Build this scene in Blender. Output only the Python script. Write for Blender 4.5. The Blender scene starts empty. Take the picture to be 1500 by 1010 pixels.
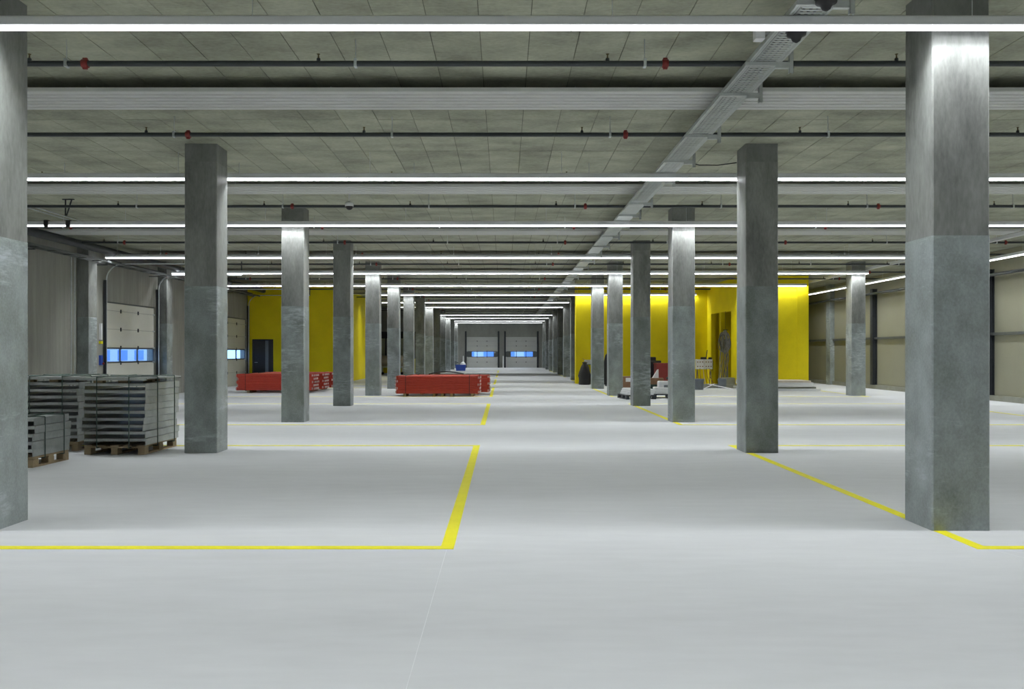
import bpy, bmesh, math, random
from mathutils import Matrix, Vector
random.seed(7)
S = bpy.context.scene
COL = S.collection
R = math.radians

# ------------------------------------------------------------------ camera, sky, exposure
EYE = 1.55
cam_d = bpy.data.cameras.new('camera'); cam = bpy.data.objects.new('camera', cam_d); COL.objects.link(cam)
cam.location = (0, 0, EYE); cam.rotation_euler = (R(90), 0, 0)
cam_d.sensor_width = 36; cam_d.lens = 36*1235/1500
cam_d.shift_x = 12/1500; cam_d.shift_y = 11/1500
cam_d.clip_start = .05; cam_d.clip_end = 400
S.camera = cam
W = bpy.data.worlds.new('sky'); S.world = W; W.use_nodes = True
bg = W.node_tree.nodes['Background']; bg.inputs[0].default_value = (.36, .60, 1.0, 1); bg.inputs[1].default_value = 3.0
vs = S.view_settings; vs.view_transform = 'Standard'; vs.look = 'None'; vs.gamma = 1; vs.use_curve_mapping = False
vs.exposure = 0.0
STRIP_W_PER_M = 23.5        # power of the LED strips
STRIP_GLOW = 2.6            # radiance of their diffusers
LIP = .034                  # depth of the luminous side lips that shield each strip

# ------------------------------------------------------------------ layout numbers (metres, +Y runs down the hall)
H = 4.75
Y1, BAY = 7.30, 5.63
def colY(n): return Y1 + BAY*(n-1)
WL, WR, YB, YF = -12.25, 15.65, -7.0, 83.2

# ------------------------------------------------------------------ materials
MAT = {}
def nodes_of(name):
    m = bpy.data.materials.new(name); m.use_nodes = True
    nt = m.node_tree; b = nt.nodes['Principled BSDF']
    MAT[name] = m
    return m, nt, b
def N(nt, t, **kw):
    n = nt.nodes.new(t)
    for k, v in kw.items():
        if k in n.inputs: n.inputs[k].default_value = v
        else: setattr(n, k, v)
    return n
def rgb(c, f=1.0): return (c[0]*f, c[1]*f, c[2]*f, 1)
def mottled(name, c, var=.25, scale=3.0, rough=.6, metal=0, bump=.0, stretch=(1,1,1), fine=40, rnd=0.0, c2=None, spec=.5, scuff=None):
    m, nt, b = nodes_of(name)
    tc = N(nt, 'ShaderNodeNewGeometry'); mp = N(nt, 'ShaderNodeMapping'); mp.inputs['Scale'].default_value = stretch
    nt.links.new(tc.outputs['Position'], mp.inputs[0])
    n1 = N(nt, 'ShaderNodeTexNoise', Scale=scale, Detail=5.0, Roughness=.6); nt.links.new(mp.outputs[0], n1.inputs['Vector'])
    n2 = N(nt, 'ShaderNodeTexNoise', Scale=fine, Detail=3.0, Roughness=.6); nt.links.new(mp.outputs[0], n2.inputs['Vector'])
    mx = N(nt, 'ShaderNodeMix', data_type='FLOAT'); mx.inputs[0].default_value = .3
    nt.links.new(n1.outputs[0], mx.inputs[2]); nt.links.new(n2.outputs[0], mx.inputs[3])
    val = mx.outputs[0]
    if rnd:
        oi = N(nt, 'ShaderNodeObjectInfo')
        mul = N(nt, 'ShaderNodeMath', operation='MULTIPLY_ADD'); nt.links.new(oi.outputs['Random'], mul.inputs[0]); mul.inputs[1].default_value = rnd
        nt.links.new(val, mul.inputs[2])
        sb = N(nt, 'ShaderNodeMath', operation='SUBTRACT'); nt.links.new(mul.outputs[0], sb.inputs[0]); sb.inputs[1].default_value = rnd/2
        val = sb.outputs[0]
    cr = N(nt, 'ShaderNodeValToRGB'); e = cr.color_ramp.elements
    e[0].position = .3; e[1].position = .7
    e[0].color = rgb(c2 if c2 else c, 1-var) if not c2 else rgb(c2); e[1].color = rgb(c, 1+var)
    nt.links.new(val, cr.inputs[0]); nt.links.new(cr.outputs[0], b.inputs['Base Color'])
    if scuff:      # pale scrape marks with a shape of their own
        m2 = N(nt, 'ShaderNodeMapping'); m2.inputs['Scale'].default_value = (2.2, 2.2, 9); nt.links.new(tc.outputs['Position'], m2.inputs[0])
        n3 = N(nt, 'ShaderNodeTexNoise', Scale=1.6, Detail=8.0, Roughness=.72); nt.links.new(m2.outputs[0], n3.inputs['Vector'])
        n4 = N(nt, 'ShaderNodeTexNoise', Scale=.9, Detail=2.0); nt.links.new(tc.outputs['Position'], n4.inputs['Vector'])
        ml = N(nt, 'ShaderNodeMath', operation='MULTIPLY'); nt.links.new(n3.outputs[0], ml.inputs[0]); nt.links.new(n4.outputs[0], ml.inputs[1])
        mr = N(nt, 'ShaderNodeMapRange'); nt.links.new(ml.outputs[0], mr.inputs[0]); mr.inputs[1].default_value = .285; mr.inputs[2].default_value = .42; mr.inputs[4].default_value = .75
        mc = N(nt, 'ShaderNodeMix', data_type='RGBA'); nt.links.new(mr.outputs[0], mc.inputs[0]); nt.links.new(cr.outputs[0], mc.inputs[6]); mc.inputs[7].default_value = rgb(scuff)
        nt.links.new(mc.outputs[2], b.inputs['Base Color'])
    b.inputs['Roughness'].default_value = rough; b.inputs['Metallic'].default_value = metal
    b.inputs['Specular IOR Level'].default_value = spec
    if bump:
        bp = N(nt, 'ShaderNodeBump', Strength=bump, Distance=.02); nt.links.new(mx.outputs[0], bp.inputs['Height']); nt.links.new(bp.outputs[0], b.inputs['Normal'])
    m['ramp'] = cr.name
    return m
def glow(name, c, s):
    m, nt, b = nodes_of(name)
    b.inputs['Base Color'].default_value = (.8,.8,.8,1)
    b.inputs['Emission Color'].default_value = rgb(c); b.inputs['Emission Strength'].default_value = s
    return m

FLOOR = mottled('floor_screed', (.60,.615,.625), .11, .45, .62, 0, .0, (.25,1,1), 7, spec=.35)
# ceiling: cast concrete; beyond the separately built shutter panels the joints are fine lines
m = mottled('cast_ceiling', (.35,.36,.275), .42, 1.3, .85, 0, .15, (1,1.6,1), 16, rnd=.07)
def joints(m, x_step, y_step, x_off, y_off, w):
    nt = m.node_tree; b = nt.nodes['Principled BSDF']
    ge = N(nt, 'ShaderNodeNewGeometry'); sp = N(nt, 'ShaderNodeSeparateXYZ'); nt.links.new(ge.outputs['Position'], sp.inputs[0])
    lines = []
    for ax, st, off in ((0, x_step, x_off), (1, y_step, y_off)):
        a = N(nt, 'ShaderNodeMath', operation='SUBTRACT'); nt.links.new(sp.outputs[ax], a.inputs[0]); a.inputs[1].default_value = off
        pp = N(nt, 'ShaderNodeMath', operation='PINGPONG'); nt.links.new(a.outputs[0], pp.inputs[0]); pp.inputs[1].default_value = st/2
        lt = N(nt, 'ShaderNodeMath', operation='LESS_THAN'); nt.links.new(pp.outputs[0], lt.inputs[0]); lt.inputs[1].default_value = w
        lines.append(lt)
    mxm = N(nt, 'ShaderNodeMath', operation='MAXIMUM'); nt.links.new(lines[0].outputs[0], mxm.inputs[0]); nt.links.new(lines[1].outputs[0], mxm.inputs[1])
    mc = N(nt, 'ShaderNodeMix', data_type='RGBA'); nt.links.new(mxm.outputs[0], mc.inputs[0])
    nt.links.new(nt.nodes[m['ramp']].outputs[0], mc.inputs[6]); mc.inputs[7].default_value = (.11,.115,.085,1)
    nt.links.new(mc.outputs[2], b.inputs['Base Color'])
CEIL = mottled('cast_ceiling_far', (.35,.36,.275), .40, 1.3, .85, 0, .1, (1,1.6,1), 16)
joints(CEIL, .5, 1.8, -.24, 8.0, .006)
CEILP = MAT['cast_ceiling']
UPPER = mottled('column_rough_cast', (.205,.213,.20), .55, 2.4, .48, 0, .10, (1,1,.3), 30, rnd=.12)
CAPITAL = mottled('column_head_cast', (.200,.208,.195), .3, 3, .6, 0, .05, (1,1,.5), 26)
LOWER = mottled('column_smooth_jacket', (.25,.28,.283), .42, 3.0, .40, 0, .06, (1,1,.7), 55, rnd=.1, c2=(.135,.155,.138), scuff=(.55,.60,.64))
WALLC = mottled('wall_concrete', (.30,.30,.265), .2, 1.6, .8, 0, .06, (1,3.5,.25), 20)
WALLD = mottled('end_wall_concrete', (.29,.295,.265), .18, 1.6, .8, 0, 0, (1,1,.5), 20)
CREAM = mottled('cream_sandwich_panel', (.27,.265,.195), .06, 1, .55, 0, 0, (1,1,1), 20)
PLINTH = mottled('plinth_concrete', (.26,.265,.22), .2, 3, .8)
YELLOW = mottled('yellow_wall_paint', (.78,.645,.004), .09, 1.2, .62, 0, .08, (1,1,1), 30, spec=.3)
YLINE = mottled('yellow_floor_paint', (.86,.80,.012), .06, 6, .5)
CHALK = mottled('chalk', (.74,.755,.765), .05, 12, .8)
TRUNK = mottled('white_trunking', (.70,.71,.72), .05, 4, .4)
LENS = glow('led_diffuser', (.93,.96,1.0), STRIP_GLOW)
PIPE = mottled('black_pipe', (.035,.042,.045), .2, 4, .4)
REDC = mottled('red_coupling', (.22,.02,.016), .15, 6, .4)
BRASS = mottled('brass_head', (.14,.11,.05), .2, 9, .4, .6)
ZINC = mottled('bright_zinc', (.60,.64,.65), .15, 8, .35, .6)
GALV = mottled('galvanised_steel', (.44,.47,.46), .18, 5, .38, .55, 0, (1,1,1), 40, rnd=.1)
TRAYM = mottled('tray_steel', (.50,.53,.51), .15, 6, .42, .2)
PANELW = mottled('white_radiant_sheet', (.60,.61,.585), .05, 3, .45)
DOORW = mottled('door_cream_sheet', (.66,.655,.58), .05, 2, .45)
DOORG = mottled('door_grey_sheet', (.60,.61,.58), .05, 2, .45)
DARK = mottled('dark_steel', (.035,.04,.045), .2, 5, .45, .3)
RAIL = mottled('grey_rail_steel', (.12,.13,.13), .2, 5, .45, .4)
BLACK = mottled('black_plastic', (.012,.012,.013), .3, 8, .55)
WOOD = mottled('pallet_wood', (.28,.215,.125), .35, 5, .75, 0, .1, (1,1,1), 30, rnd=.25)
RED = mottled('red_powder_coat', (.41,.038,.018), .14, 5, .48, 0, 0, (1,1,1), 40, rnd=.06)
PLATE = mottled('pale_end_plate', (.62,.50,.47), .3, 14, .4, .3)
GREEN = mottled('dark_green_strap', (.02,.05,.035), .2, 10, .5)
WHITE = mottled('white_sheet', (.74,.75,.75), .06, 6, .5)
CARD = mottled('brown_cardboard', (.23,.125,.065), .15, 6, .7)
MAROON = mottled('dark_red_enamel', (.22,.022,.018), .12, 6, .4)
GREY = mottled('grey_plastic', (.16,.18,.20), .12, 6, .5)
BLUE = mottled('blue_plastic', (.02,.07,.42), .1, 6, .45)
BEIGE = mottled('beige_fabric', (.62,.55,.45), .15, 4, .8)
CABLE = mottled('grey_cable', (.22,.22,.19), .35, 6, .5, rnd=.5)
SMOKE = mottled('smoked_glazing', (.34,.36,.24), .2, 3, .25)
FACADE = mottled('outside_white_facade', (.80,.82,.84), .06, 1, .7)
FACBLUE = mottled('outside_blue_facade', (.25,.42,.85), .1, 1, .7)
ASPH = mottled('outside_asphalt', (.25,.26,.28), .15, .6, .8)
def glass():
    m, nt, b = nodes_of('clear_pane')
    tr = N(nt, 'ShaderNodeBsdfTransparent'); tr.inputs[0].default_value = (.86,.91,.97,1)
    gl = N(nt, 'ShaderNodeBsdfGlossy'); gl.inputs['Roughness'].default_value = .03
    mx = N(nt, 'ShaderNodeMixShader'); mx.inputs[0].default_value = .06; nt.links.new(tr.outputs[0], mx.inputs[1]); nt.links.new(gl.outputs[0], mx.inputs[2])
    nt.links.new(mx.outputs[0], nt.nodes['Material Output'].inputs[0])
    return m
GLASS = glass()

# ------------------------------------------------------------------ mesh helpers
class MB:
    def __init__(s): s.v = []; s.f = []; s.smooth = []
    def poly(s, vs_, fs, smooth=False):
        o = len(s.v); s.v += [tuple(v) for v in vs_]
        for f in fs: s.f.append(tuple(i+o for i in f)); s.smooth.append(smooth)
        return s
    def box(s, x0, x1, y0, y1, z0, z1):
        return s.poly([(x0,y0,z0),(x1,y0,z0),(x1,y1,z0),(x0,y1,z0),(x0,y0,z1),(x1,y0,z1),(x1,y1,z1),(x0,y1,z1)],
                      [(0,3,2,1),(4,5,6,7),(0,1,5,4),(1,2,6,5),(2,3,7,6),(3,0,4,7)])
    def cbox(s, x0, x1, y0, y1, z0, z1, c):        # box with chamfered vertical and top edges
        def ring(z, i): return [(x0+c+i,y0+i,z),(x1-c-i,y0+i,z),(x1-i,y0+c+i,z),(x1-i,y1-c-i,z),(x1-c-i,y1-i,z),(x0+c+i,y1-i,z),(x0+i,y1-c-i,z),(x0+i,y0+c+i,z)]
        return s.loft([ring(z0,0), ring(z1-c,0), ring(z1,c*.7)], False)
    def loft(s, rings, smooth=True, cap=True):
        n = len(rings[0]); V = [p for r in rings for p in r]; F = []
        for k in range(len(rings)-1):
            for i in range(n):
                j = (i+1) % n; F.append((k*n+i, k*n+j, (k+1)*n+j, (k+1)*n+i))
        s.poly(V, F, smooth)
        if cap:
            s.poly(rings[0], [tuple(range(n))[::-1]]); s.poly(rings[-1], [tuple(range(n))])
        return s
    def tube(s, pts, r, n=8, smooth=True):
        pts = [Vector(p) for p in pts]; rings = []
        for i, p in enumerate(pts):
            d = (pts[min(i+1, len(pts)-1)] - pts[max(i-1, 0)]).normalized()
            up = Vector((0,0,1)) if abs(d.z) < .9 else Vector((0,1,0))
            a = d.cross(up).normalized(); b = a.cross(d)
            rr = r[i] if isinstance(r, (list, tuple)) else r
            rings.append([p + (a*math.cos(t) + b*math.sin(t))*rr for t in (2*math.pi*k/n for k in range(n))])
        return s.loft(rings, smooth)
    def lathe(s, x, y, prof, n=16, sx=1, sy=1):    # prof: (r, z)
        return s.loft([[(x+r*sx*math.cos(2*math.pi*k/n), y+r*sy*math.sin(2*math.pi*k/n), z) for k in range(n)] for r, z in prof])
    def prism(s, pts, x0, x1):                       # polygon in (y, z) swept along x
        n = len(pts)
        return s.poly([(x0,)+tuple(p) for p in pts]+[(x1,)+tuple(p) for p in pts],
                      [tuple(range(n))[::-1], tuple(range(n, 2*n))] + [(i, (i+1)%n, n+(i+1)%n, n+i) for i in range(n)])
    def mesh(s, name, mat):
        me = bpy.data.meshes.new(name); me.from_pydata(s.v, [], s.f)
        me.polygons.foreach_set('use_smooth', s.smooth)
        me.materials.append(mat)
        bm = bmesh.new(); bm.from_mesh(me); bmesh.ops.recalc_face_normals(bm, faces=bm.faces); bm.to_mesh(me); bm.free()
        return me
    def build(s, name, mat, parent=None, loc=None, rz=0):
        o = bpy.data.objects.new(name, s.mesh(name, mat)); COL.objects.link(o)
        if parent: o.parent = parent
        if loc: o.location = loc
        if rz: o.rotation_euler.z = rz
        return o
def link(name, me, parent=None, loc=(0,0,0), rz=0):
    o = bpy.data.objects.new(name, me); COL.objects.link(o); o.parent = parent; o.location = loc; o.rotation_euler.z = rz
    return o
def tag(o, label=None, cat=None, group=None, kind=None):
    if label: o['label'] = label
    if cat: o['category'] = cat; o['kind'] = 'thing'
    if group: o['group'] = group
    if kind: o['kind'] = kind
    return o
def thing(name, label, cat, loc=(0,0,0), rz=0, group=None):
    o = bpy.data.objects.new(name, None); COL.objects.link(o); o.location = loc; o.rotation_euler.z = rz
    o.empty_display_size = .2
    return tag(o, label, cat, group)
def struct(o, label=None): return tag(o, label, None, None, 'structure')
def copy_tree(o, parent=None):
    c = o.copy(); COL.objects.link(c); c.parent = parent
    for ch in list(o.children): copy_tree(ch, c)
    return c
def box(*a): return MB().box(*a)
def nth(k):
    return ['zeroth','first','second','third','fourth','fifth','sixth','seventh','eighth','ninth','tenth','eleventh','twelfth','thirteenth','fourteenth','fifteenth','sixteenth','seventeenth',
            'eighteenth','nineteenth','twentieth','twenty-first','twenty-second','twenty-third','twenty-fourth','twenty-fifth','twenty-sixth','twenty-seventh','twenty-eighth','twenty-ninth','thirtieth',
            'thirty-first','thirty-second','thirty-third','thirty-fourth'][k]

# ================================================================== THE SETTING
fl = struct(box(WL-.3, WR+.3, YB-.3, YF+.3, -.25, 0).build('floor', FLOOR), 'pale grey power-floated concrete floor with yellow bay markings')
ce = struct(box(WL-.3, WR+.3, YB-.3, YF+.3, H+.010, H+.3).build('ceiling', CEIL), 'raw cast concrete ceiling with shutter panel joints')
# shutter panels of the ceiling, built one by one where their joints can be told apart
pm = MB().box(-.246, .246, -.896, .896, 0, .03).mesh('panel', CEILP)
for r_ in range(8):
    yc = 7.1 + 1.8*r_
    half = .61*(yc+.9)+.4
    k0 = math.ceil((-half+.24)/.5); k1 = math.floor((half+.24)/.5)
    for k in range(k0, k1):
        link('panel', pm, ce, (-.24+.5*k+.25, yc, H+random.uniform(-.0015, .0015)))

def wall_with_openings(name, x0, x1, segs, mat, label):
    mb = MB()
    for y0, y1, z0, z1 in segs: mb.box(x0, x1, y0, y1, z0, z1)
    return struct(mb.build(name, mat), label)
D1, D2, DT = (25.80, 29.65), (36.25, 40.12), 3.12
wl = wall_with_openings('wall_left', WL-.3, WL, [(YB, D1[0], 0, H), (D1[0], D1[1], DT, H), (D1[1], D2[0], 0, H), (D2[0], D2[1], DT, H), (D2[1], YF, 0, H)], WALLC, 'board-marked concrete side wall with loading doors')
wb = struct(box(WL-.3, WR+.3, YB-.3, YB, 0, H).build('wall_back', WALLD), 'plain concrete wall closing the hall')

# end wall with two door openings
FD = ((-3.66, -.60), (.20, 3.26)); FT = 3.05
mb = MB()
for a, b_ in ((WL, FD[0][0]), (FD[0][1], FD[1][0]), (FD[1][1], WR)): mb.box(a, b_, YF, YF+.3, 0, H)
for a, b_ in FD: mb.box(a, b_, YF, YF+.3, FT, H)
struct(mb.build('wall_far', WALLD), 'dark grey end wall around two dock doors')

# clad side wall: cream panels, dark posts, one long rail, concrete plinth
wr = struct(box(WR, WR+.25, YB, YF, 0, H).build('wall_right', CREAM), 'cream sandwich panel side wall with dark steel posts')
box(WR-.10, WR, YB, YF, 0, .17).build('plinth', PLINTH, wr)
box(WR-.09, WR, YB, YF, 2.08, 2.17).build('rail', RAIL, wr)
for y in (10.0, 18.5, 27.0, 35.45, 52.5):
    mb = MB(); mb.box(WR-.20, WR-.185, y-.11, y+.11, .17, 4.2); mb.box(WR-.015, WR, y-.11, y+.11, .17, 4.2); mb.box(WR-.19, WR-.01, y-.015, y+.015, .17, 4.2)
    mb.build('post', DARK, wr)
box(WR-.21, WR, 39.9, 40.4, 0, H).build('pilaster', LOWER, wr)
mb = MB().tube([(WR-.27, YB, 3.98), (WR-.27, 60, 3.98)], .05, 8); tag(mb.build('wall_pipe', PIPE), 'black pipe running along the head of the cream panel wall', 'pipe')

# ------------------------------------------------------------------ yellow rooms
def yellow(name, boxes, label):
    mb = MB()
    for b_ in boxes: mb.box(*b_)
    return struct(mb.build(name, YELLOW), label)
# room on the loading-door side
DX0, DX1 = -12.02, -11.02
yellow('wall_yellow_room', [(WL, DX0, 40.3, 40.5, 0, H), (DX0, DX1, 40.3, 40.5, 2.16, H), (DX1, -8.1, 40.3, 40.5, 0, H), (-8.3, -8.1, 40.5, 55, 0, H), (WL, -8.3, 54.8, 55, 0, H)], 'dull yellow painted room walls behind the red beam bundles')
dr = struct(thing('door_3', None, None, (DX0, 40.3, 0)), 'black framed service door with a narrow grey glass strip')
MB().box(0, .06, -.02, .12, 0, 2.16).box(.94, 1.0, -.02, .12, 0, 2.16).box(.06, .94, -.02, .12, 2.10, 2.16).build('frame', BLACK, dr)
box(.06, .60, .04, .09, 0, 2.10).build('leaf', BLACK, dr)
box(.60, .76, .05, .08, 0, 2.10).build('glass_strip', GREY, dr)
box(.76, .94, .04, .09, 0, 2.10).build('side_leaf', BLACK, dr)
MB().tube([(.12,.04,1.05),(.12,-.03,1.05),(.26,-.03,1.05)], .012, 6).build('handle', ZINC, dr)
# L-shaped rooms on the cable-tray side: recess, doorway flank, front
XS = 9.9
yellow('wall_yellow_recess', [(3.50, XS+.2, 41.0, 41.25, 0, H), (3.50, 4.4, 41.25, 41.62, 0, H)], 'bright yellow recess wall behind the site clutter')
A1, A2, AT = (38.73, 40.26), (36.72, 38.42), 3.36
yellow('wall_yellow_flank', [(XS, XS+.2, A1[1], 41.0, 0, H), (XS, XS+.2, A2[1], A1[0], 0, H), (XS, XS+.2, 35.62, A2[0], 0, H), (XS, XS+.2, A1[0], A1[1], AT, H), (XS, XS+.2, A2[0], A2[1], AT, H)], 'yellow flank wall with two tall open doorways')
yellow('wall_yellow_front', [(XS, 12.32, 35.42, 35.62, 0, H), (12.32, 12.80, 35.40, 35.90, 0, H), (12.6, 12.8, 35.9, 80, 0, H)], 'bright yellow front wall meeting a painted corner column')
yellow('wall_yellow_inside', [(11.6, 11.75, 35.7, 41.2, 0, H), (XS, 11.75, 41.0, 41.2, 0, H)], 'yellow wall inside the open doorways')
struct(box(4.225, 4.4, 41.62, YF, 0, H).build('wall_corridor', WALLD), 'grey wall filling the column row beyond the yellow recess')
struct(box(8.35, XS, 35.75, 36.55, 0, .17).build('trim_1', PLINTH), 'low grey concrete kerb below the yellow doorways')

# glazed office front far behind the yellow room
og = struct(thing('wall_office', None, None, (-11.9, 62, 0)), 'black framed glazed office front on a yellow base')
box(0, 6.4, 0, .12, 0, 1.05).build('base', YELLOW, og)
box(0, 6.4, -.03, .12, 2.55, 3.05).build('beam', BLACK, og)
box(0, 6.4, 0, .12, 3.05, H).build('upper', WALLD, og)
for i in range(6):
    box(i*1.06, i*1.06+.10, -.02, .12, 1.05, 2.55).build('mullion', BLACK, og)
    box(i*1.06+.10, i*1.06+1.06, .03, .07, 1.05, 2.55).build('pane', SMOKE, og)

# ------------------------------------------------------------------ floor marking
def floor_mark(name, rects, label, mat=YLINE, cat='marking'):
    mb = MB()
    for x0, x1, y0, y1 in rects: mb.box(x0, x1, y0, y1, -.002, .0025)
    return tag(mb.build(name, mat), label, cat, 'painted floor markings')
LWID = .105
k = 0
for i in range(6):
    y0 = 6.62 + 2*BAY*i; y1 = y0 + 7.38
    if y1 > YF: break
    xl = -11.0 if i < 3 else (-7.6 if i < 5 else -11)
    floor_mark('bay_marking', [(-.50, -.50+LWID, y0, y1), (xl, -.50, y0, y0+LWID), (xl, -.50, y1-LWID, y1)],
               'yellow painted floor outline on the pallet-stack side, %s from the end doors' % nth(6-i))
    segs = [y0]
    for n in range(1, 15):
        if y0 < colY(n) < y1: segs += [colY(n)-.004, colY(n)+.504]
    segs.append(y1)
    rects = [(3.72, 3.72+LWID, segs[j], segs[j+1]) for j in range(0, len(segs), 2)]
    if i < 3:
        rects += [(3.72+LWID, 12.7, y0, y0+LWID), (12.7-LWID, 12.7, y0+LWID, min(y1, 35.3))]
        if i < 2: rects += [(3.72+LWID, 12.7, y1-LWID, y1)]
    floor_mark('bay_marking', rects, 'yellow painted floor outline along the cable-tray column row, %s from the end doors' % nth(6-i))
tag(box(-.4505, -.4465, -2, 6.6, -.001, .002).build('chalk_line', CHALK), 'thin white chalk line leading up to the yellow bay corner', 'chalk line')
mb = MB(); mb.poly([(3.55,7.35,.0015),(3.556,7.35,.0015),(3.95,6.25,.0015),(3.943,6.25,.0015)], [(0,1,2,3)]); mb.poly([(3.74,6.85,.0015),(3.746,6.85,.0015),(4.12,6.32,.0015),(4.112,6.32,.0015)], [(0,1,2,3)])
tag(mb.build('chalk_mark', CHALK), 'short white chalk strokes beside a column foot', 'chalk line')

# ------------------------------------------------------------------ columns
C = .25
def col_meshes():
    def bev(z0, z1, h, b):
        def ring(z): return [(-h+b,-h,z),(h-b,-h,z),(h,-h+b,z),(h,h-b,z),(h-b,h,z),(-h+b,h,z),(-h,h-b,z),(-h,-h+b,z)]
        return MB().loft([ring(z0), ring(z1)], False)
    return (bev(0, 2.56, .252, .012).mesh('jacket', LOWER), bev(2.556, 4.47, .249, .012).mesh('shaft', UPPER), bev(4.466, H+.005, .2475, .012).mesh('head', CAPITAL))
cj, cs, ch_ = col_meshes()
def column(x, yfront, label, group):
    t = thing('concrete_column', label, 'column', (x, yfront+C, 0), 0, group); t['kind'] = 'thing'
    link('jacket', cj, t); link('shaft', cs, t); link('head', ch_, t)
    return t
for n in range(0, 15):
    column(-4.40-C, colY(n), 'square concrete column in the row by the pallet stacks, %s from the end doors' % nth(15-n), 'columns by the pallet stacks')
    if n != 7:
        column(3.71+C, colY(n), 'square concrete column in the row beside the cable tray, %s from the end doors' % nth(15-n), 'columns beside the cable tray')
for n in (3, 4, 5):
    column(12.55, colY(n), 'square concrete column in the outer row near the cream wall, %s before the yellow corner' % nth(6-n), 'columns near the cream wall')
# half columns on the loading-door wall
wj = MB().cbox(0, .34, 0, .5, 0, 2.56, .01).mesh('jacket', LOWER); wu = MB().cbox(0, .335, .002, .498, 2.555, H+.005, .01).mesh('shaft', UPPER)
for n in (2, 3, 4, 5, 6, 7):
    y = colY(n)
    if n == 7: continue
    t = thing('wall_column', 'half column built against the loading-door wall, %s before the yellow room' % nth(7-n), 'column', (WL, y, 0), 0, 'half columns on the loading-door wall'); t['kind'] = 'thing'
    link('jacket', wj, t); link('shaft', wu, t)

# ------------------------------------------------------------------ sectional doors
def sectional(name, w, bounds, win, sheet, label, loc, rz, panes, hinge_x, dots=True):
    """local x along the width, -y into the hall"""
    t = struct(thing(name, None, None, loc, rz), label)
    for k in range(len(bounds)-1):
        z0, z1 = bounds[k]+.004, bounds[k+1]-.004
        if k == win:
            fr = MB(); fr.box(0, w, 0, .05, z0, z0+.045); fr.box(0, w, 0, .05, z1-.045, z1)
            edges = [0]+[e for p in panes for e in p]+[w]
            for j in range(0, len(edges), 2):
                if edges[j+1]-edges[j] > .001: fr.box(edges[j], edges[j+1], 0, .05, z0+.045, z1-.045)
            sec = fr.build('window_section', RAIL, t)
            for a, b_ in panes: box(a-.005, b_+.005, .018, .03, z0+.04, z1-.04).build('pane', GLASS, sec)
        else:
            MB().cbox(0, w, 0, .05, z0, z1, .004).build('panel', sheet, t)
        if k:
            box(.01, w-.01, .015, .045, bounds[k]-.012, bounds[k]+.012).build('joint_seal', DARK, t)
            for x in hinge_x:
                box(x-.03, x+.03, -.02, .002, bounds[k]-.06, bounds[k]+.06).build('hinge', DARK, t)
            for x in (.05, w-.05):
                box(x-.05, x+.05, -.03, .002, bounds[k]-.025, bounds[k]+.025).build('roller', ZINC, t)
    box(-.02, w+.02, -.01, .05, bounds[-1]-.01, bounds[-1]+.035).build('top_rail', RAIL, t)
    return t
BND = [0, .61, 1.20, 1.69, 2.27, 2.85, 3.09]
def track(y, sgn, label):
    t = thing('door_track', label, 'door track', (WL, y, 0), 0, 'curved tracks of the loading doors')
    mb = MB(); mb.box(.03, .05, -.04, .04, 0, 3.75); mb.box(.03, .12, sgn*.04-.006, sgn*.04+.006, 0, 3.75)
    mb.build('upright', DARK, t)
    pts = [(.10,0,0.2), (.10,0,3.75)] + [(.10+.5-.5*math.cos(a), 0, 3.75+.5*math.sin(a)) for a in (R(15),R(30),R(45),R(60),R(75),R(90))] + [(3.0,0,4.25)]
    MB().tube(pts, .022, 6).build('curved_rail', ZINC, t)
    MB().box(2.96, 3.0, sgn*.12-.015, sgn*.12+.015, 4.24, H).box(2.96, 3.0, min(0, sgn*.12), max(0, sgn*.12), 4.24, 4.26).build('drop_rod', RAIL, t)
    return t
for i, (a, b_) in enumerate((D1, D2)):
    w = b_-a
    th = w/3
    # rz=+90: local x -> +Y, local y -> -X (local -y points into the hall)
    sectional('door_%d' % (i+1), w, BND, 2, DOORW, ['cream sectional loading door behind the steel tray stacks', 'cream sectional loading door beside the yellow room'][i], (WL-.06, a, 0), R(90),
              [(.04, th-.02), (th+.02, 2*th-.02), (2*th+.02, w-.04)], (th, 2*th))
    who = ['the loading door behind the tray stacks', 'the loading door beside the yellow room'][i]
    track(a-.02, -1, 'near curved track of ' + who)
    track(b_+.04, 1, 'far curved track of ' + who)
    mb = MB().tube([(WL+.22, a-.15, 4.32), (WL+.22, b_+.15, 4.32)], .05, 10)
    t = tag(mb.build('spring_shaft', DARK), 'dark spring shaft above ' + who, 'door shaft')
for i, (a, b_) in enumerate(FD):
    w = b_-a
    sectional('door_%d' % (i+4), w, [0, .55, 1.05, 1.62, 2.15, 2.62, 3.05], 2, DOORG, ['grey sectional dock door in the end wall, on the pallet-stack side', 'grey sectional dock door in the end wall, on the cable-tray side'][i], (a, YF+.06, 0), 0,
              [(.50, 1.0), (1.06, 1.96), (2.02, 2.66)], (1.03, 1.99))
for i, (x0, x1) in enumerate(((-4.62, -3.66), (-.60, -.42), (.02, .20), (3.26, 4.0))):
    struct(box(x0, x1, YF-.14, YF, 0, H).build('trim_%d' % (i+2), WALLD), 'grey dock frame post beside an end door')
    k = x1-.2 if i in (0, 2) else x0
    x = x1-.17 if i in (0, 2) else x0
    tag(box(x, x+.17, YF-.24, YF-.14, 0, 3.6).build('door_guide', DARK), 'dark %s guide rail of the end door on the %s side' % (['outer','inner','inner','outer'][i], ['pallet-stack','pallet-stack','cable-tray','cable-tray'][i]), 'door track', 'guide rails of the end doors')
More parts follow.
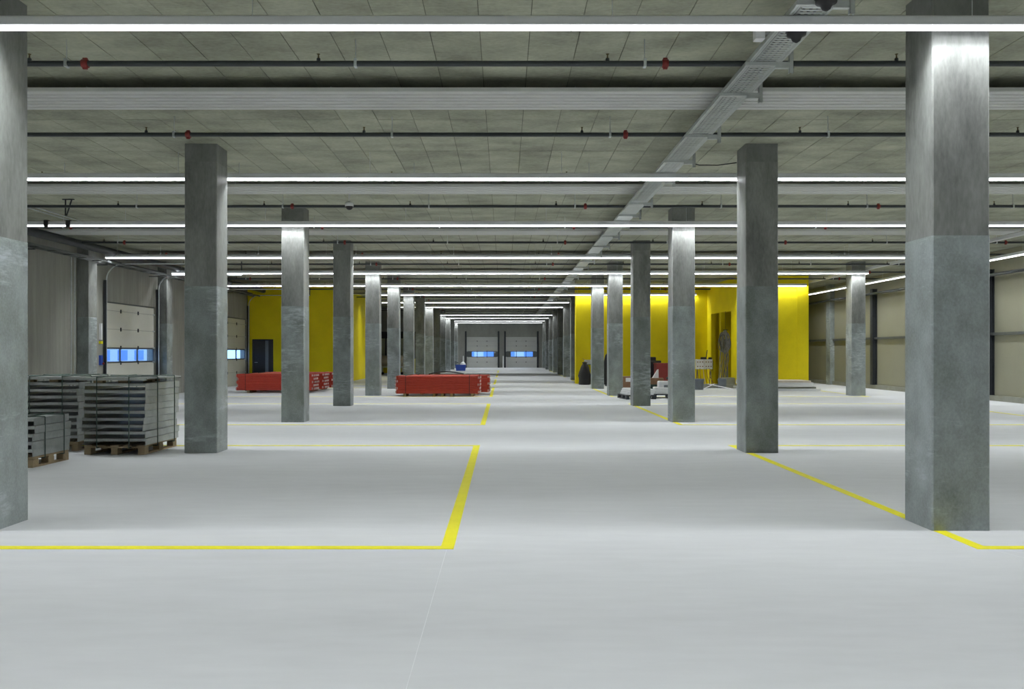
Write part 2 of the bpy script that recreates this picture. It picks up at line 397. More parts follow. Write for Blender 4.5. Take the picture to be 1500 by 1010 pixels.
for i, x in enumerate((-3.98, -.06)):
    t = thing('guard_post', 'slim white guard post beside the end wall dock door', 'bollard', (x, YF-.35, 0), 0, 'white guard posts at the end doors')
    MB().lathe(0, 0, [(.11,0),(.11,.02),(.065,.025),(.065,1.10),(.05,1.16),(.02,1.18)], 12).build('post', WHITE, t)
    box(-.15, .15, -.15, .15, 0, .015).build('base_plate', ZINC, t)

# ------------------------------------------------------------------ outside
struct(box(-120, 120, -60, 200, -.8, -.3).build('ground_outside', ASPH), 'grey yard outside the doors')
def outside(x0, x1, y0, y1, h, mat, label, band):
    t = thing('yard_building', label, 'building', ((x0+x1)/2, (y0+y1)/2, -.3))
    w, d = (x1-x0)/2, (y1-y0)/2
    box(-w, w, -d, d, 0, h).build('wall', mat, t)
    box(-w-.1, w+.1, -d-.1, d+.1, h, h+.25).build('roof_edge', FACBLUE, t)
    if x1-x0 < y1-y0:
        for y in range(int(-d)+1, int(d)-1, 3): box(w-.02, w+.06, y, y+1.6, 1.2, 2.0).build('window', band, t)
    else:
        for x in range(int(-w)+1, int(w)-1, 3): box(x, x+1.6, -d-.06, -d+.02, 1.2, 2.0).build('window', band, t)
outside(-40, -30, 10, 75, 2.9, FACADE, 'white building across the yard seen through the loading doors', FACBLUE)
outside(-22, 20, 125, 140, 2.7, FACADE, 'white building seen through the end door windows', FACBLUE)

# ------------------------------------------------------------------ strip lights
ZL = EYE + 2.785
strips = [(-4.12, -11.7, 12.85), (2.25, -11.7, 12.85), (7.19, -11.7, 12.85), (13.50, -11.7, 12.85), (18.45, -11.7, 12.85), (24.76, -11.7, 12.85), (29.71, -11.7, 12.85), (35.33, -11.7, 12.68),
          (40.93, -6.0, 9.35), (47.30, -6.85, 3.66), (52.23, -6.85, 3.66), (63.48, -5.3, 3.66), (69.12, -11.7, 3.66), (75.45, -11.7, 3.66), (80.37, -11.7, 3.66)]
def strip_light(p0, p1, label, group='LED strip lights', off=None):
    a, b_ = Vector(p0), Vector(p1); L = (b_-a).length; rz = math.atan2(b_.y-a.y, b_.x-a.x)
    t = thing('strip_light' if not off else 'strip_light_%s_offscreen' % off, label, 'light', p0, rz, group)
    lips = MB()
    mb = MB(); mb.prism([(-.028,.0),(-.028,.068),(-.02,.079),(.02,.079),(.028,.068),(.028,.0)], 0, L); mb.build('housing', TRUNK, t)
    n = max(1, round(L/2.94)); sl = L/n
    for i in range(n):
        mb = lips if off else MB()
        for q in (-1, 1): mb.box(i*sl+.003, (i+1)*sl-.003, min(q*.0200, q*.024), max(q*.0200, q*.024), -LIP, .001)
        if not off: mb.build('diffuser_lip', LENS, t)
        MB().tube([(i*sl+.35,0,.075),(i*sl+.35,0,H-p0[2])], .004, 5).build('suspension_wire', ZINC, t)
    if off: lips.build('diffuser_lip_%s_offscreen' % off, LENS, t)
    ln = 'strip_lamp' if not off else 'strip_lamp_%s_offscreen' % off
    ld = bpy.data.lights.new(ln, 'AREA'); ld.shape = 'RECTANGLE'; ld.size = L; ld.size_y = .039; ld.energy = STRIP_W_PER_M*L
    ld.color = (.94, .97, 1.0)
    lo = bpy.data.objects.new(ln, ld); COL.objects.link(lo); lo.parent = t; lo.location = (L/2, 0, -.002)
    return t
for i, (y, x0, x1) in enumerate(strips):
    strip_light((x0, y, ZL), (x1, y, ZL), 'long white LED strip light across the hall, %s from the end doors' % nth(len(strips)-i), off={0: 'rear', 1: 'overhead'}.get(i))
strip_light((14.7, -3, ZL), (14.7, 41.2, ZL), 'white LED strip light running along the cream panel wall', 'LED strip light by the cream wall')
t = thing('cable_trunking', 'pale unlit trunking rail hung above the outer column row', 'trunking', (13.0, 0, EYE+2.93))
box(-.05, .05, 6, 37.5, 0, .09).build('channel', TRUNK, t)
for y in range(8, 38, 4): MB().tube([(0,y,.08),(0,y,H-EYE-2.93)], .006, 5).build('hanger_rod', ZINC, t)

# ------------------------------------------------------------------ radiant panels
prof = [(-.37,.05),(-.37,-.0),(.37,0),(.37,.05)]
rp_names = []
k = 0
pan = [colY(n)+2.47+.375 for n in range(0, 15)]
for i, y in enumerate(pan):
    x0, x1 = -11.6, 12.9
    if 35 < y < 41: x0, x1 = -11.6, 9.6
    if y > 41: x0, x1 = (-7.9 if y < 55 else -11.6), 3.6
    t = thing('radiant_panel', 'long white ribbed radiant ceiling panel, %s from the end doors' % nth(len(pan)-i), 'ceiling panel', (0, y, EYE+3.02), 0, 'radiant panels under the ceiling')
    mb = MB(); mb.box(x0, x1, -.37, .37, .012, .05); mb.build('sheet', PANELW, t)
    for j in range(6):
        yy = -.355+j*.125; box(x0, x1, yy, yy+.085, 0, .013).build('rib', PANELW, t)
    box(x0, x1, -.385, -.365, 0, .045).build('edge_fold', PANELW, t)
    x = x0+.7
    while x < x1:
        MB().tube([(x, 0, .05), (x, 0, H-EYE-3.02)], .005, 5).build('hanger_rod', ZINC, t); x += 2.94

# ------------------------------------------------------------------ sprinkler pipes
ZP = EYE + 2.95
head_m = MB().lathe(0, 0, [(.016,.02),(.016,.055),(.009,.06),(.007,.085),(.014,.095),(.020,.098),(.006,.103)], 8).mesh('sprinkler_head', BRASS)
sock_m = MB().lathe(0, 0, [(.020,.02),(.020,.052),(.014,.056)], 8).mesh('sprinkler_socket', PIPE)
clamp_m = MB().box(-.014, .014, -.036, .036, -.036, .045).mesh('clamp', ZINC)
rod_m = MB().tube([(0,0,.04),(0,0,H-ZP)], .005, 5).mesh('hanger_rod', ZINC)
coup_m = MB().tube([(-.032,0,0),(-.03,0,0),(.03,0,0),(.032,0,0)], [.034,.044,.044,.034], 12).box(-.022,.022,-.012,.012,.036,.058).box(-.022,.022,-.012,.012,-.058,-.036).mesh('coupling', REDC)
pys = [8.62 + BAY/2*i for i in range(-2, 26)]
pys = [y for y in pys if y < YF-1]
for i, y in enumerate(pys):
    x0, x1 = -11.9, 15.3
    if 35.3 < y < 41: x0, x1 = -11.9, 9.7
    if y > 41: x0, x1 = (-7.9 if y < 55 else -11.9), 3.6
    t = thing('sprinkler_pipe', 'black sprinkler pipe across the ceiling, %s from the end doors' % nth(len(pys)-i), 'pipe', (0, y, ZP), 0, 'sprinkler pipes under the ceiling')
    MB().tube([(x0,0,0),(x1,0,0)], .029, 10).build('tube', PIPE, t)
    for kx in range(-4, 6):
        x = 1.06+2.955*kx
        if y > 47 and kx % 2: continue
        if x0+.2 < x < x1-.5:
            link('sprinkler_head', head_m, t, (x,0,0)); link('sprinkler_socket', sock_m, t, (x,0,0))
            link('clamp', clamp_m, t, (x+.38,0,0)); link('hanger_rod', rod_m, t, (x+.38,0,0))
        xc = -4.28+5.93*kx
        if y < 60 and x0+.2 < xc < x1-.2: link('coupling', coup_m, t, (xc,0,0))

# ------------------------------------------------------------------ cable tray down the hall
ZT = EYE + 2.872
tr = thing('cable_tray', 'long galvanised perforated cable tray hung down the length of the hall', 'cable tray', (2.59, 0, ZT))
mb = MB(); mb.box(-.165, -.160, 3, 79, 0, .043); mb.box(-.165, -.145, 3, 79, .039, .043); mb.build('side_rail', TRAYM, tr)
mb = MB(); mb.box(.160, .165, 3, 79, 0, .043); mb.box(.145, .165, 3, 79, .039, .043); mb.build('side_rail', TRAYM, tr)
mb = MB(); y = 3.0
while y < 16: mb.box(-.115, .10, y, y+.030, 0, .004); y += .055
for x in (-.160, -.138, -.116, .098, .120, .142): mb.box(x, x+.016, 3, 16, 0, .004)
tag(mb.build('perforated_base', TRAYM, tr), kind='stuff')
box(-.160, .160, 16, 79, 0, .004).build('solid_base', TRAYM, tr)
mb = MB()
for x, r_ in ((-.10,.012),(-.06,.010),(0,.012),(.05,.009)): mb.tube([(x+.01*math.sin(q*1.7), 3+q*2, .008+r_) for q in range(39)], r_, 5)
mb.build('cable', BLACK, tr)
by = [5.4, 6.9, 8.36, 9.35, 11.14, 12.62, 14.1, 16.07, 17.6, 19.2] + [20.8+1.9*i for i in range(30)]
for y in by:
    for yp in pan:
        if abs(y-yp) < .42: y = yp-.43 if y < yp else yp+.43
    for yp in pys:
        if abs(y-yp) < .06: y = yp+.07
    for ys in strips:
        if abs(y-ys[0]) < .09: y = ys[0]+.10
    br = MB().box(-.20, .24, y-.02, y+.02, -.035, 0).prism([(y-.02,-.035),(y+.02,-.035),(y+.02,-.06),(y-.02,-.06)], .10, .24)
    br.build('bracket_arm', TRAYM, tr)
    mb = MB(); mb.box(.235, .275, y-.022, y-.018, -.11, H-ZT); mb.box(.235, .239, y-.022, y+.02, -.11, H-ZT); mb.box(.271, .275, y-.022, y+.02, -.11, H-ZT)
    mb.build('bracket_post', TRAYM, tr)
t = thing('sensor_box', 'small white sensor box clipped beside the cable tray', 'sensor', (2.355, 7.78, EYE+2.90))
MB().cbox(-.045, .045, -.05, .05, -.02, .09, .01).build('housing', WHITE, t); box(.045, .11, -.01, .01, .03, .05).build('clip', TRAYM, t)
for y, lab in ((7.55, 'dark round cable gland below the cable tray, just beyond the strip light'), (6.85, 'dark round cable gland below the cable tray, before the strip light')):
    t = thing('cable_gland', lab, 'cable gland', (2.62, y, ZT))
    MB().lathe(0, 0, [(.01,-.10),(.035,-.085),(.05,-.05),(.085,-.035),(.085,-.002)], 14).build('cup', BLACK, t); MB().lathe(0,0,[(.095,-.003),(.095,.004)],14).build('flange', DARK, t)
# loose cable from the tray towards the columns
tag(MB().tube([(2.75,12.9,ZT+.05),(3.0,12.95,ZT),(3.3,13.0,ZT+.01),(3.6,13.05,ZT+.06)], .008, 6).build('loose_cable', BLACK), 'thin black cable running from the tray to the column', 'cable')

# security camera
t = thing('dome_camera', 'white dome security camera hanging from the ceiling on a rod', 'camera', (-3.06, 16.7, H))
MB().tube([(0,0,0),(0,0,-.24)], .018, 8).build('rod', WHITE, t); MB().lathe(0,0,[(.05,0),(.05,-.015)],10).build('ceiling_plate', WHITE, t)
MB().lathe(0,0,[(.02,-.22),(.075,-.24),(.085,-.27),(.085,-.31),(.078,-.315)],16).build('housing', WHITE, t)
MB().lathe(0,0,[(.074,-.312),(.066,-.345),(.045,-.372),(.015,-.385)],16).build('dome', BLACK, t)

# services along the loading-door wall
tag(MB().tube([(-11.45, 8, EYE+2.92), (-11.45, 40.2, EYE+2.92)], .11, 12).build('wall_duct', DARK), 'dark round duct running high along the loading-door wall', 'duct')
t = thing('cable_ladder', 'dark cable ladder below the duct along the loading-door wall', 'cable tray', (-11.72, 8, EYE+2.62))
for x in (-.15, .15): box(x-.01, x+.01, 0, 32, 0, .06).build('rail', RAIL, t)
for i in range(40): box(-.14, .14, .3+i*.8, .34+i*.8, .005, .03).build('rung', RAIL, t)
for i in range(8): box(-.53, -.14, 1.6+i*3.9, 1.65+i*3.9, -.03, 0).build('arm', RAIL, t)
for i, x in enumerate((-10.45, -10.25)):
    tag(MB().tube([(x, 8, H-.03), (x, 22.5, H-.03)], .014, 6).build('ceiling_conduit', ZINC), 'thin grey conduit fixed to the ceiling near the loading-door wall', 'conduit', 'ceiling conduits')
t = thing('pipe_bracket', 'dark v-shaped hanger bracket between sprinkler pipe and strip light', 'bracket', (-9.15, 17.6, ZL+.06))
MB().tube([(0,0,0),(0,0,.34)], .016, 6).build('strut', DARK, t); MB().tube([(.02,0,0),(.13,0,.34)], .016, 6).build('strut', DARK, t); box(-.06,.18,-.02,.02,.33,.35).build('cross_bar', DARK, t)
for x in (-10.0, -9.52):
    tag(box(x-.045, x+.045, 18.40, 18.50, ZL-.05, ZL+.10).build('strip_clamp', BLACK), 'black clamp gripping the strip light near the loading-door wall', 'clamp', 'black strip clamps')
for x, y in ((-12.16, 23.9), (-12.16, 23.7)):
    tag(MB().tube([(x,y,0),(x,y,4.3)], .018, 6).build('wall_conduit', ZINC), 'pale vertical conduit beside a half column', 'conduit', 'vertical wall conduits')
t = thing('door_control', 'white door control unit with a yellow plate beside the loading door', 'control box', (WL, 25.55, 0))
box(0, .07, -.04, .04, 1.92, 2.42).build('unit', WHITE, t); box(0, .08, -.05, .05, 1.80, 1.88).build('plate', YLINE, t); box(0,.08,-.05,.05,1.15,1.45).build('switch_box', BLUE, t); MB().tube([(.10,0,1.2),(.14,0,1.2)], .03, 8).build('stop_button', REDC, t)

# ------------------------------------------------------------------ pallets
def pallet(w, d, loc, rz, label, WOOD=WOOD):
    t = thing('wooden_pallet', label, 'pallet', loc, rz, 'wooden pallets')
    for i in range(5):
        bw = .125; x = -w/2 + i*(w-bw)/4
        box(x, x+bw, -d/2, d/2, .120, .142).build('deck_board', WOOD, t)
    for y in (-d/2+.07, 0, d/2-.07): box(-w/2, w/2, y-.06, y+.06, .099, .1205).build('cross_board', WOOD, t)
    for x in (-w/2+.05, 0, w/2-.05):
        box(x-.05, x+.05, -d/2, d/2, 0, .022).build('base_board', WOOD, t)
        for y in (-d/2+.07, 0, d/2-.07): box(x-.05, x+.05, y-.07, y+.07, .022, .0995).build('block', WOOD, t)
    return t
def shelf_mesh(w, d, h):
    mb = MB()
    mb.box(-w/2, w/2, -d/2, d/2, h-.004, h)
    for s in (-1, 1):
        mb.box(min(s*w/2, s*(w/2-.004)), max(s*w/2, s*(w/2-.004)), -d/2, d/2, .004, h)
        mb.box(min(s*(w/2-.004), s*(w/2-.03)), max(s*(w/2-.004), s*(w/2-.03)), -d/2, d/2, .004, .007)
        mb.box(-w/2, w/2, min(s*d/2, s*(d/2-.004)), max(s*d/2, s*(d/2-.004)), h-.042, h)
        mb.box(-w/2, w/2, min(s*(d/2-.004), s*(d/2-.02)), max(s*(d/2-.004), s*(d/2-.02)), h-.042, h-.039)
    return mb.mesh('steel_shelf', GALV)
def strap_loop(pts, label, group, w=.016):
    mb = MB()
    for a, b_ in zip(pts, pts[1:]+pts[:1]):
        a, b_ = Vector(a), Vector(b_); mb.tube([a, b_], w*.5, 4, False)
    return tag(mb.build('packing_strap', GREEN), label, 'strap', group)
def shelf_stack(cx, cy, w, d, n, rz, who, top=True, last_yaw=0):
    hp = .104
    p = pallet(w*.98, d*.97, (cx, cy, 0), rz, 'wooden pallet under ' + who)
    me = shelf_mesh(w, d, hp-.001)
    for i in range(n):
        o = link('steel_shelf', me, None, (cx+random.uniform(-.02,.02), cy+random.uniform(-.02,.02), .142+i*hp), rz+R(random.uniform(-1.0,1.0)))
        if i == n-1: o.rotation_euler.z += R(last_yaw)
        tag(o, 'galvanised shelf tray, %s from the bottom of ' % nth(i+1) + who, 'shelf', 'shelf trays in ' + who)
    zt = .142+n*hp
    if top:
        for x, y in ((-.30,-.45),(.10,-.45),(.33,-.1),(-.3,.3),(.2,.35)):
            b_ = box(-.07,.07,-.05,.05,0,.055).build('spacer_block', WOOD, None, (cx+x*w, cy+y*d*.9, zt), rz); tag(b_, 'small wooden spacer under the top tray of ' + who, 'wood block', 'wooden spacers')
        o = link('steel_shelf', shelf_mesh(w+.09, d+.06, .03), None, (cx, cy, zt+.055), rz); tag(o, 'shallow steel tray lying on top of ' + who, 'shelf')
        zt += .088
    zt += .006
    c_, s_ = math.cos(rz), math.sin(rz)
    def T(x, y, z): return (cx+c_*x-s_*y, cy+s_*x+c_*y, z)
    e = .018 if not top else .05
    for fx in (-.25, .27):
        x = fx*w; strap_loop([T(x,-d/2-e,.11), T(x,-d/2-e,zt), T(x,d/2+e,zt), T(x,d/2+e,.11)], 'dark green packing strap around ' + who, 'straps around ' + who)
    for fy in (-.22, .30):
        y = fy*d; strap_loop([T(-w/2-e,y,.11), T(-w/2-e,y,zt), T(w/2+e,y,zt), T(w/2+e,y,.11)], 'dark green packing strap around ' + who, 'straps around ' + who)
shelf_stack(-5.86, 13.30, .94, 1.20, 9, R(-1.5), 'the tall tray stack by the column')
shelf_stack(-7.15, 13.75, .96, 1.20, 9, R(2), 'the half hidden tall tray stack')
shelf_stack(-6.80, 11.72, 1.06, .90, 5, R(-2), 'the low tray stack', False, 3)

# ------------------------------------------------------------------ red rack beams
BL, BH, BW = 2.72, .124, .105
body = MB().prism([(-BW/2+.014,.0),(-BW/2,.013),(-BW/2,.050),(-BW/2+.016,.058),(-BW/2+.016,.066),(-BW/2,.074),(-BW/2,.109),(-BW/2+.014,.122),(BW/2-.006,.122),(BW/2,.116),(BW/2,.006),(BW/2-.006,0)], -BL/2, BL/2).mesh('beam_body', RED)
ep = MB(); ep.box(-.012, .0, -BW/2+.004, BW/2-.004, -.002, .122); ep.box(0, .055, -BW/2+.004, -BW/2+.014, -.002, .122)
for z in (.012, .052, .092): ep.poly([(.055,-BW/2+.002,z),(.055,-BW/2+.016,z),(.082,-BW/2+.016,z+.006),(.082,-BW/2+.002,z+.006),(.055,-BW/2+.002,z+.022),(.055,-BW/2+.016,z+.022),(.082,-BW/2+.016,z+.016),(.082,-BW/2+.002,z+.016)], [(0,1,2,3),(4,7,6,5),(0,3,7,4),(1,5,6,2),(2,6,7,3)])
ep_m = ep.mesh('end_plate', RED)
hook_m = MB().cbox(.050, .095, -BW/2+.012, BW/2-.014, .026, .100, .010).mesh('hook', PLATE)
def bundle(x0, yf, rows, deep, who, rz=0, bearers=(-1.0, .98)):
    cx = x0+BL/2; cy = yf+deep*BW/2
    c_, s_ = math.cos(rz), math.sin(rz)
    zb = .10
    for dx in bearers:
        b_ = MB().cbox(-.05, .05, -deep*BW/2-.02, deep*BW/2+.02, 0, zb, .006).build('timber_bearer', WOOD, None, (cx+dx*c_, cy+dx*s_, 0), rz)
        tag(b_, 'timber bearer under ' + who, 'timber', 'bearers under ' + who)
    for r_ in range(rows):
        for k in range(deep):
            x = random.uniform(-.012, .012) + (.03 if (r_+k) % 2 else -.03); y = (k+.5)*BW - deep*BW/2
            t = thing('rack_beam', 'red steel rack beam, %s layer up, in ' % nth(r_+1) + who, 'beam', (cx+x*c_-y*s_, cy+x*s_+y*c_, zb+r_*BH), rz, '%s layer of beams in ' % nth(r_+1) + who)
            link('beam_body', body, t)
            link('end_plate', ep_m, t, (BL/2+.001,0,0)); link('end_plate', ep_m, t, (-BL/2-.001,0,.120)); t.children[-1].rotation_euler.y = R(180)
            link('hook', hook_m, t, (BL/2+.004,0,0)); link('hook', hook_m, t, (-BL/2-.149,0,0))
    zt = zb+rows*BH
    for dx in (-1.12, 1.10):
        pts = []
        for y, z in ((-deep*BW/2-.012, .09), (-deep*BW/2-.012, zt+.010), (deep*BW/2+.012, zt+.010), (deep*BW/2+.012, .09)): pts.append((cx+dx*c_-y*s_, cy+dx*s_+y*c_, z))
        mb = MB()
        for a, b_ in zip(pts, pts[1:]+pts[:1]): mb.tube([a, b_], .009, 4, False)
        tag(mb.build('packing_strap', BLACK), 'black packing strap around ' + who, 'strap', 'straps around ' + who)
bundle(-3.66, 29.35, 5, 8, 'the free-standing bundle beside the aisle', 0, (-1.15, -.12, .16, .48, 1.2))
bundle(-3.34, 30.45, 5, 8, 'the bundle behind the free-standing one')
bundle(-10.02, 31.9, 5, 8, 'the bundle before the black service door')
bundle(-9.90, 33.2, 5, 8, 'the middle bundle by the yellow room')
bundle(-9.80, 34.5, 5, 8, 'the bundle closest to the yellow room')
tag(MB().tube([(-2.75+.16*i, 30.9, .742+.09*math.sin(math.pi*i/8)) for i in range(9)], .025, 6).build('rubber_hose', BLACK), 'black rubber hose lying on the red beam bundle', 'hose')

# ------------------------------------------------------------------ far clutter
t = thing('blue_tub', 'blue plastic tub with white filling near a distant column', 'tub', (-3.55, 69.5, 0))
MB().loft([[(x*s,y*s*.7,z) for x,y in ((-1,-1),(1,-1),(1,1),(-1,1))] for s,z in ((.36,0),(.42,.45),(.45,.46),(.45,.5),(.41,.5),(.40,.42))], False).build('tub_body', BLUE, t)
MB().lathe(.18, 0, [(.24,.40),(.22,.6),(.1,.72),(.02,.74)], 10).build('filling', WHITE, t)
MB().tube([(-.42,0,.5),(-.5,0,.75),(-.2,0,.66)], .03, 6).build('handle', BLACK, t)
t = thing('fabric_roll', 'big beige fabric roll on a white trolley near the glazed office', 'roll', (-7.6, 57.5, 0))
MB().tube([(-.75,0,.95),(-.72,0,.95),(.72,0,.95),(.75,0,.95)], [.3,.36,.36,.3], 18).build('roll', BEIGE, t)
box(-.8,.8,-.35,.35,.48,.58).build('deck', WHITE, t)
for x in (-.7,.7):
    for y in (-.28,.28): MB().tube([(x,y-.03,.10),(x,y+.03,.10)], .10, 12).build('wheel', BLACK, t); box(x-.03,x+.03,y-.03,y+.03,.1,.48).build('leg', ZINC, t)

# black draped bag in the recess
t = thing('refuse_bag', 'black slumped refuse bag standing against the yellow recess wall', 'bag', (3.84, 40.02, 0))
rings = []
for r_, z in ((.26,0),(.28,.06),(.285,.25),(.30,.42),(.25,.62),(.19,.82),(.13,.95),(.09,1.0),(.13,1.05),(.05,1.09)):
    rings.append([(r_*math.cos(a)*(1+.10*math.sin(5*a+z*9)), r_*math.sin(a)*(1+.10*math.cos(4*a+z*7)), z) for a in (2*math.pi*k/18 for k in range(18))])
MB().loft(rings).build('sack', BLACK, t); MB().lathe(0,0,[(.10,.985),(.10,1.015)],10).build('tie', DARK, t)
t = thing('work_table', 'grey trestle table against the yellow recess wall behind the refuse bag', 'table', (4.75, 40.65, 0))
box(-.85,.85,-.28,.28,.93,.97).build('top', GREY, t)
for x in (-.75,.75):
    for y in (-.22,.22): box(x-.025,x+.025,y-.025,y+.025,0,.93).build('leg', RAIL, t)
t = thing('grey_carton', 'pale grey open carton standing on the trestle table', 'box', (4.15, 40.62, .97)); MB().box(-.25,.25,-.2,.2,0,.2).build('carton', TRUNK, t); MB().poly([(.25,-.2,.2),(.25,.2,.2),(.4,.2,.28),(.4,-.2,.28)],[(0,1,2,3)]).poly([(-.25,-.2,.2),(-.25,.2,.2),(-.36,.2,.27),(-.36,-.2,.27)],[(0,1,2,3)]).build('flap', CARD, t)
t = thing('covered_trolley', 'tall narrow black covered trolley standing between two columns', 'trolley', (4.78, 38.2, 0))
MB().loft([[(x*s,y*s,z) for x,y in ((-1,-.8),(1,-.8),(1.1,0),(1,.8),(-1,.8),(-1.1,0))] for s,z in ((.22,.08),(.25,.5),(.23,1.1),(.17,1.4),(.09,1.5))], True).build('cover', BLACK, t)
for x in (-.15,.15):
    for y in (-.12,.12): MB().tube([(x,y-.02,.05),(x,y+.02,.05)], .05, 10).build('wheel', GREY, t)
t = thing('cardboard_box', 'brown cardboard box with a white label by the column', 'box', (5.6, 37.1, 0)); MB().cbox(-.4,.4,-.3,.3,0,.48,.01).build('carton', CARD, t); box(-.28,.02,-.306,-.298,.25,.42).build('paper_label', WHITE, t); box(-.4,.4,-.03,.03,.479,.484).build('tape', BEIGE, t)
pallet(1.0, 1.1, (4.42, 28.1, 0), R(8), 'dark wooden pallet with white sheets between two columns', DARK)
for i in range(3):
    o = MB().cbox(-.44,.44,-.5,.5,0,.06,.01).build('white_sheet_pack', WHITE, None, (4.43+.03*i, 28.12, .142+i*.06), R(8+random.uniform(-5,5))); tag(o, 'white wrapped sheet pack lying on the pallet between two columns', 'sheet', 'sheet packs on the pallet')
t = thing('tool_chest', 'dark red metal tool chest with a white nameplate', 'tool chest', (7.42, 38.3, 0))
box(-.55,.55,-.3,.3,.22,1.03).build('chest', MAROON, t); box(-.57,.57,-.32,.32,1.0,1.05).build('lid', MAROON, t); box(.02,.45,-.308,-.298,.72,.84).build('nameplate', WHITE, t)
for x in (-.45,.45): box(x-.05,x+.05,-.28,.28,0,.22).build('foot', BLACK, t)
t = thing('black_compressor', 'black boxy compressor standing behind the red tool chest', 'machine', (6.85, 39.4, 0))
MB().cbox(-.45,.45,-.35,.35,.12,1.15,.03).build('casing', BLACK, t); MB().cbox(-.3,.22,-.25,.25,1.15,1.32,.03).build('top_box', BLACK, t); box(-.2,-.1,-.357,-.347,.7,.9).build('gauge', TRUNK, t)
for x in (-.35,.35):
    for y in (-.25,.25): MB().tube([(x,y-.04,.11),(x,y+.04,.11)], .11, 12).build('wheel', DARK, t)
t = thing('green_crate', 'dark green crate under the brown carton', 'crate', (6.3, 34.9, 0)); MB().box(-.3,.3,-.2,.2,0,.04).box(-.3,.3,-.2,-.17,0,.2).box(-.3,.3,.17,.2,0,.2).box(-.3,-.27,-.2,.2,0,.2).box(.27,.3,-.2,.2,0,.2).build('body', GREEN, t); box(-.32,.32,-.22,.22,.19,.215).build('rim', GREEN, t)
t = thing('small_carton', 'small brown carton on the green crate', 'box', (6.3, 34.9, .215)); MB().cbox(-.28,.28,-.18,.18,0,.26,.01).build('carton', CARD, t); box(-.28,.28,-.02,.02,.259,.263).build('tape', BEIGE, t)
tag(MB().poly([(-.1,-.1,0),(.14,-.1,0),(.14,.1,0),(-.1,.1,0),(.10,-.03,.34),(.15,-.03,.36),(.15,.05,.36),(.10,.05,.34)], [(0,3,2,1),(4,5,6,7),(0,1,5,4),(1,2,6,5),(2,3,7,6),(3,0,4,7)]).build('paper_bag', WHITE, None, (6.25, 34.9, .476)), 'crumpled white paper bag standing on the small carton', 'bag')
pallet(1.0, .8, (5.55, 28.55, 0), R(-6), 'dark pallet carrying the white wrapped machine parts', DARK)
t = thing('wrapped_machine', 'white plastic wrapped machine part on the dark pallet', 'machine', (5.52, 28.55, .142), R(-6))
MB().cbox(-.45,.35,-.34,.34,0,.22,.03).build('lower_pack', WHITE, t); MB().cbox(-.30,.32,-.28,.30,.22,.42,.03).build('upper_pack', TRUNK, t); box(-.12,.28,-.30,-.26,.05,.30).build('grey_insert', GREY, t)
t = thing('cordless_drill', 'dark yellow and black power tool lying on the wrapped machine', 'power tool', (5.62, 28.5, .562)); MB().tube([(-.12,0,.10),(.14,0,.10)], .045, 10).build('barrel', BLACK, t); box(-.02,.06,-.04,.04,0,.10).build('battery', YLINE, t)
# site power board
t = thing('power_board', 'white twin socket distribution board on a stand before the yellow recess', 'power board', (9.02, 38.0, 0))
for x in (-.37, .01):
    pn = MB().cbox(x, x+.36, -.08, .08, .78, 1.22, .012).build('socket_box', WHITE, t)
    for i in range(3):
        for j in range(2): MB().tube([(x+.07+i*.11, -.079, .90+j*.2), (x+.07+i*.11, -.095, .90+j*.2)], .028, 8).build('socket', CARD, pn)
for x in (-.3, .3):
    MB().tube([(x,-.25,0),(x,0,.8)], .016, 6).build('leg', RAIL, t); MB().tube([(x,.25,0),(x,0,.8)], .016, 6).build('leg', RAIL, t)
MB().tube([(-.35,0,.79),(.35,0,.79)], .016, 6).build('cross_bar', RAIL, t)
t = thing('work_lamp', 'small black work lamp standing on the power board', 'lamp', (9.0, 38.0, 1.22)); MB().cbox(-.13,.13,-.06,.06,0,.10,.02).build('lamp_head', BLACK, t); MB().tube([(.12,0,.08),(.17,0,.42)], .02, 6).build('arm', DARK, t)
t = thing('black_plug', 'black plug adapter standing on the power board', 'plug', (9.3, 38.0, 1.22)); MB().cbox(-.08,.08,-.05,.05,0,.09,.02).build('casing', BLACK, t); MB().tube([(.05,0,.02),(.12,-.02,-.1),(.10,-.05,-.5)], .012, 5).build('lead', BLACK, t)
for i, x in enumerate((-.2,-.05,.1,.22)):
    tag(MB().tube([(9.02+x,37.93,.82),(9.0+x,37.7,.45),(9.05+x*1.3,37.5,.12),(9.1+x*1.8,37.3,.015),(9.5+x,37.0,.015)], .012, 5).build('power_lead', [CARD, BEIGE, CARD, REDC][i]), 'loose power lead dropping from the distribution board to the floor', 'cable', 'power leads')
def bucket(x, y, r_, h, label):
    t = thing('mortar_bucket', label, 'bucket', (x, y, 0), 0, 'grey buckets')
    MB().lathe(0,0,[(r_*.82,0),(r_*.95,h-.03),(r_,h-.03),(r_,h),(r_*.9,h),(r_*.85,h-.06),(.01,h-.07)],18).build('body', GREY, t)
    MB().tube([(r_*math.cos(a), -.0-r_*.35*math.sin(a), h-.03-.05*math.sin(a)) for a in (math.pi*k/8 for k in range(9))], .008, 5).build('handle', ZINC, t)
bucket(7.98, 34.6, .25, .45, 'grey mortar bucket beside the column, in front of the kerb')
bucket(9.18, 35.45, .19, .42, 'grey mortar bucket in front of the open yellow doorway')
for i, (a, b_) in enumerate((((8.35,35.2,.02),(9.6,35.0,.02)), ((8.6,35.6,.20),(9.45,34.9,.02)), ((8.9,35.65,.2),(8.3,34.95,.03)))):
    tag(MB().tube([a, b_], .018, 4, False).build('white_batten', WHITE), 'thin white batten lying crossed on the floor by the buckets', 'batten', 'white battens')
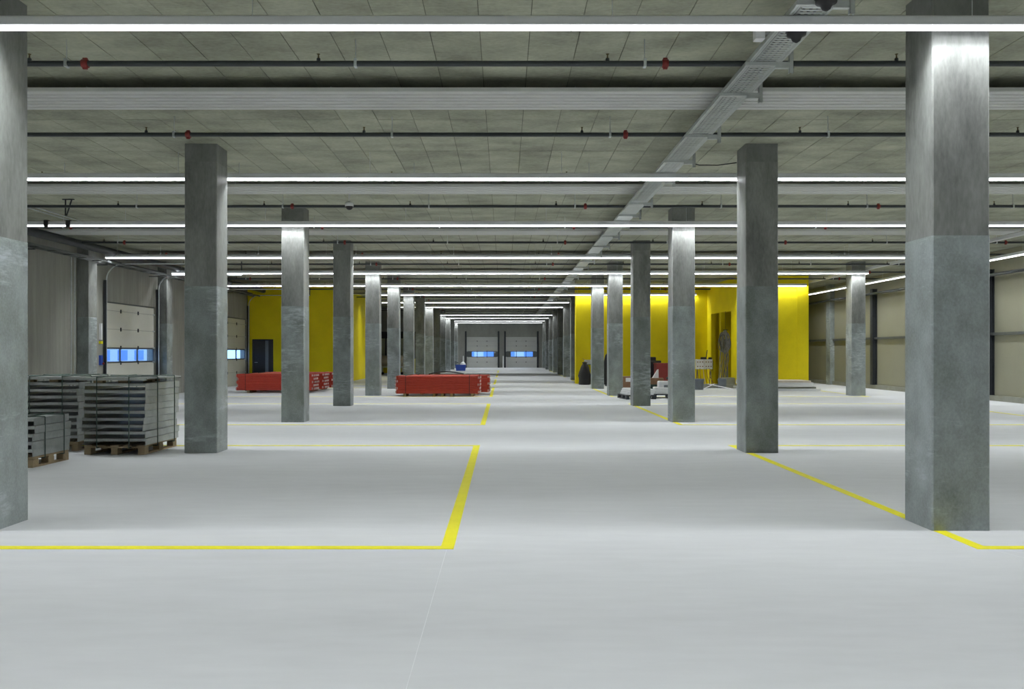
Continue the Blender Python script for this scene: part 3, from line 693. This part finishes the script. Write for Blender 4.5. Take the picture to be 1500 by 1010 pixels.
# cables hanging in the doorway
t = thing('cable_coil', 'thick coil of grey cables hanging in the open yellow doorway', 'cable coil', (XS-.02, 37.62, 2.45))
rc = random.Random(3)
for i in range(15):
    cy, w, h = rc.uniform(-.12,.12), rc.uniform(.35,.72), rc.uniform(.30,.52); ox = rc.uniform(-.12,.05)
    MB().tube([(ox+.03*math.sin(a*2+i), cy+w*math.sin(a), -.45+h*math.cos(a)) for a in (2*math.pi*k/20 for k in range(21))], .02, 5).build('loop', CABLE, t)
for i in range(14):
    y = -.72+.11*i; MB().tube([(rc.uniform(-.1,.05), y, -.3), (rc.uniform(-.1,.05), y+rc.uniform(-.1,.1), -1.2), (rc.uniform(-.2,0), y+rc.uniform(-.2,.2), -2.2)], .012, 5).build('strand', CABLE, t)
MB().tube([(-.1,0,.08),(.12,0,.08)], .02, 6).build('hook', DARK, t); MB().tube([(0,0,.08),(0,0,.92)], .006, 5).build('hanging_wire', DARK, t)
tag(MB().cbox(-.3,.3,-.25,.25,0,.28,.02).build('concrete_block', PLINTH, None, (9.55, 36.15, .17)), 'grey concrete block on the kerb below the cables', 'block')
# pale sheets on the floor before the yellow front wall
for i, (x0, x1, y0, y1, z0, z1, m_) in enumerate(((9.6, 12.6, 33.5, 34.9, 0, .09, TRUNK), (9.5, 12.45, 33.6, 34.9, .09, .16, PLINTH), (9.7, 12.3, 33.55, 34.95, .16, .25, WHITE), (9.6, 12.35, 33.6, 34.9, .25, .33, TRUNK), (9.6, 12.25, 33.6, 34.9, .33, .41, BEIGE))):
    o = MB().cbox(x0-11, x1-11, y0-34.2, y1-34.2, 0, z1-z0, .008).build('board_pack', m_, None, (11, 34.2, z0), R(random.uniform(-.6,.6)))
    tag(o, ['pale grey board pack lowest in the flat pile before the yellow front wall', 'grey board pack second in the flat pile before the yellow front wall', 'white board pack in the flat pile before the yellow front wall', 'pale grey board pack near the top of the flat pile', 'cream board pack topmost on the flat pile'][i], 'board', 'flat board pile')
tag(MB().cbox(-.9,.9,-.2,.2,0,.16,.01).build('profile_bundle', WHITE, None, (14.2, 42.3, 0)), 'white profile bundle on the floor beyond the yellow corner', 'bundle')
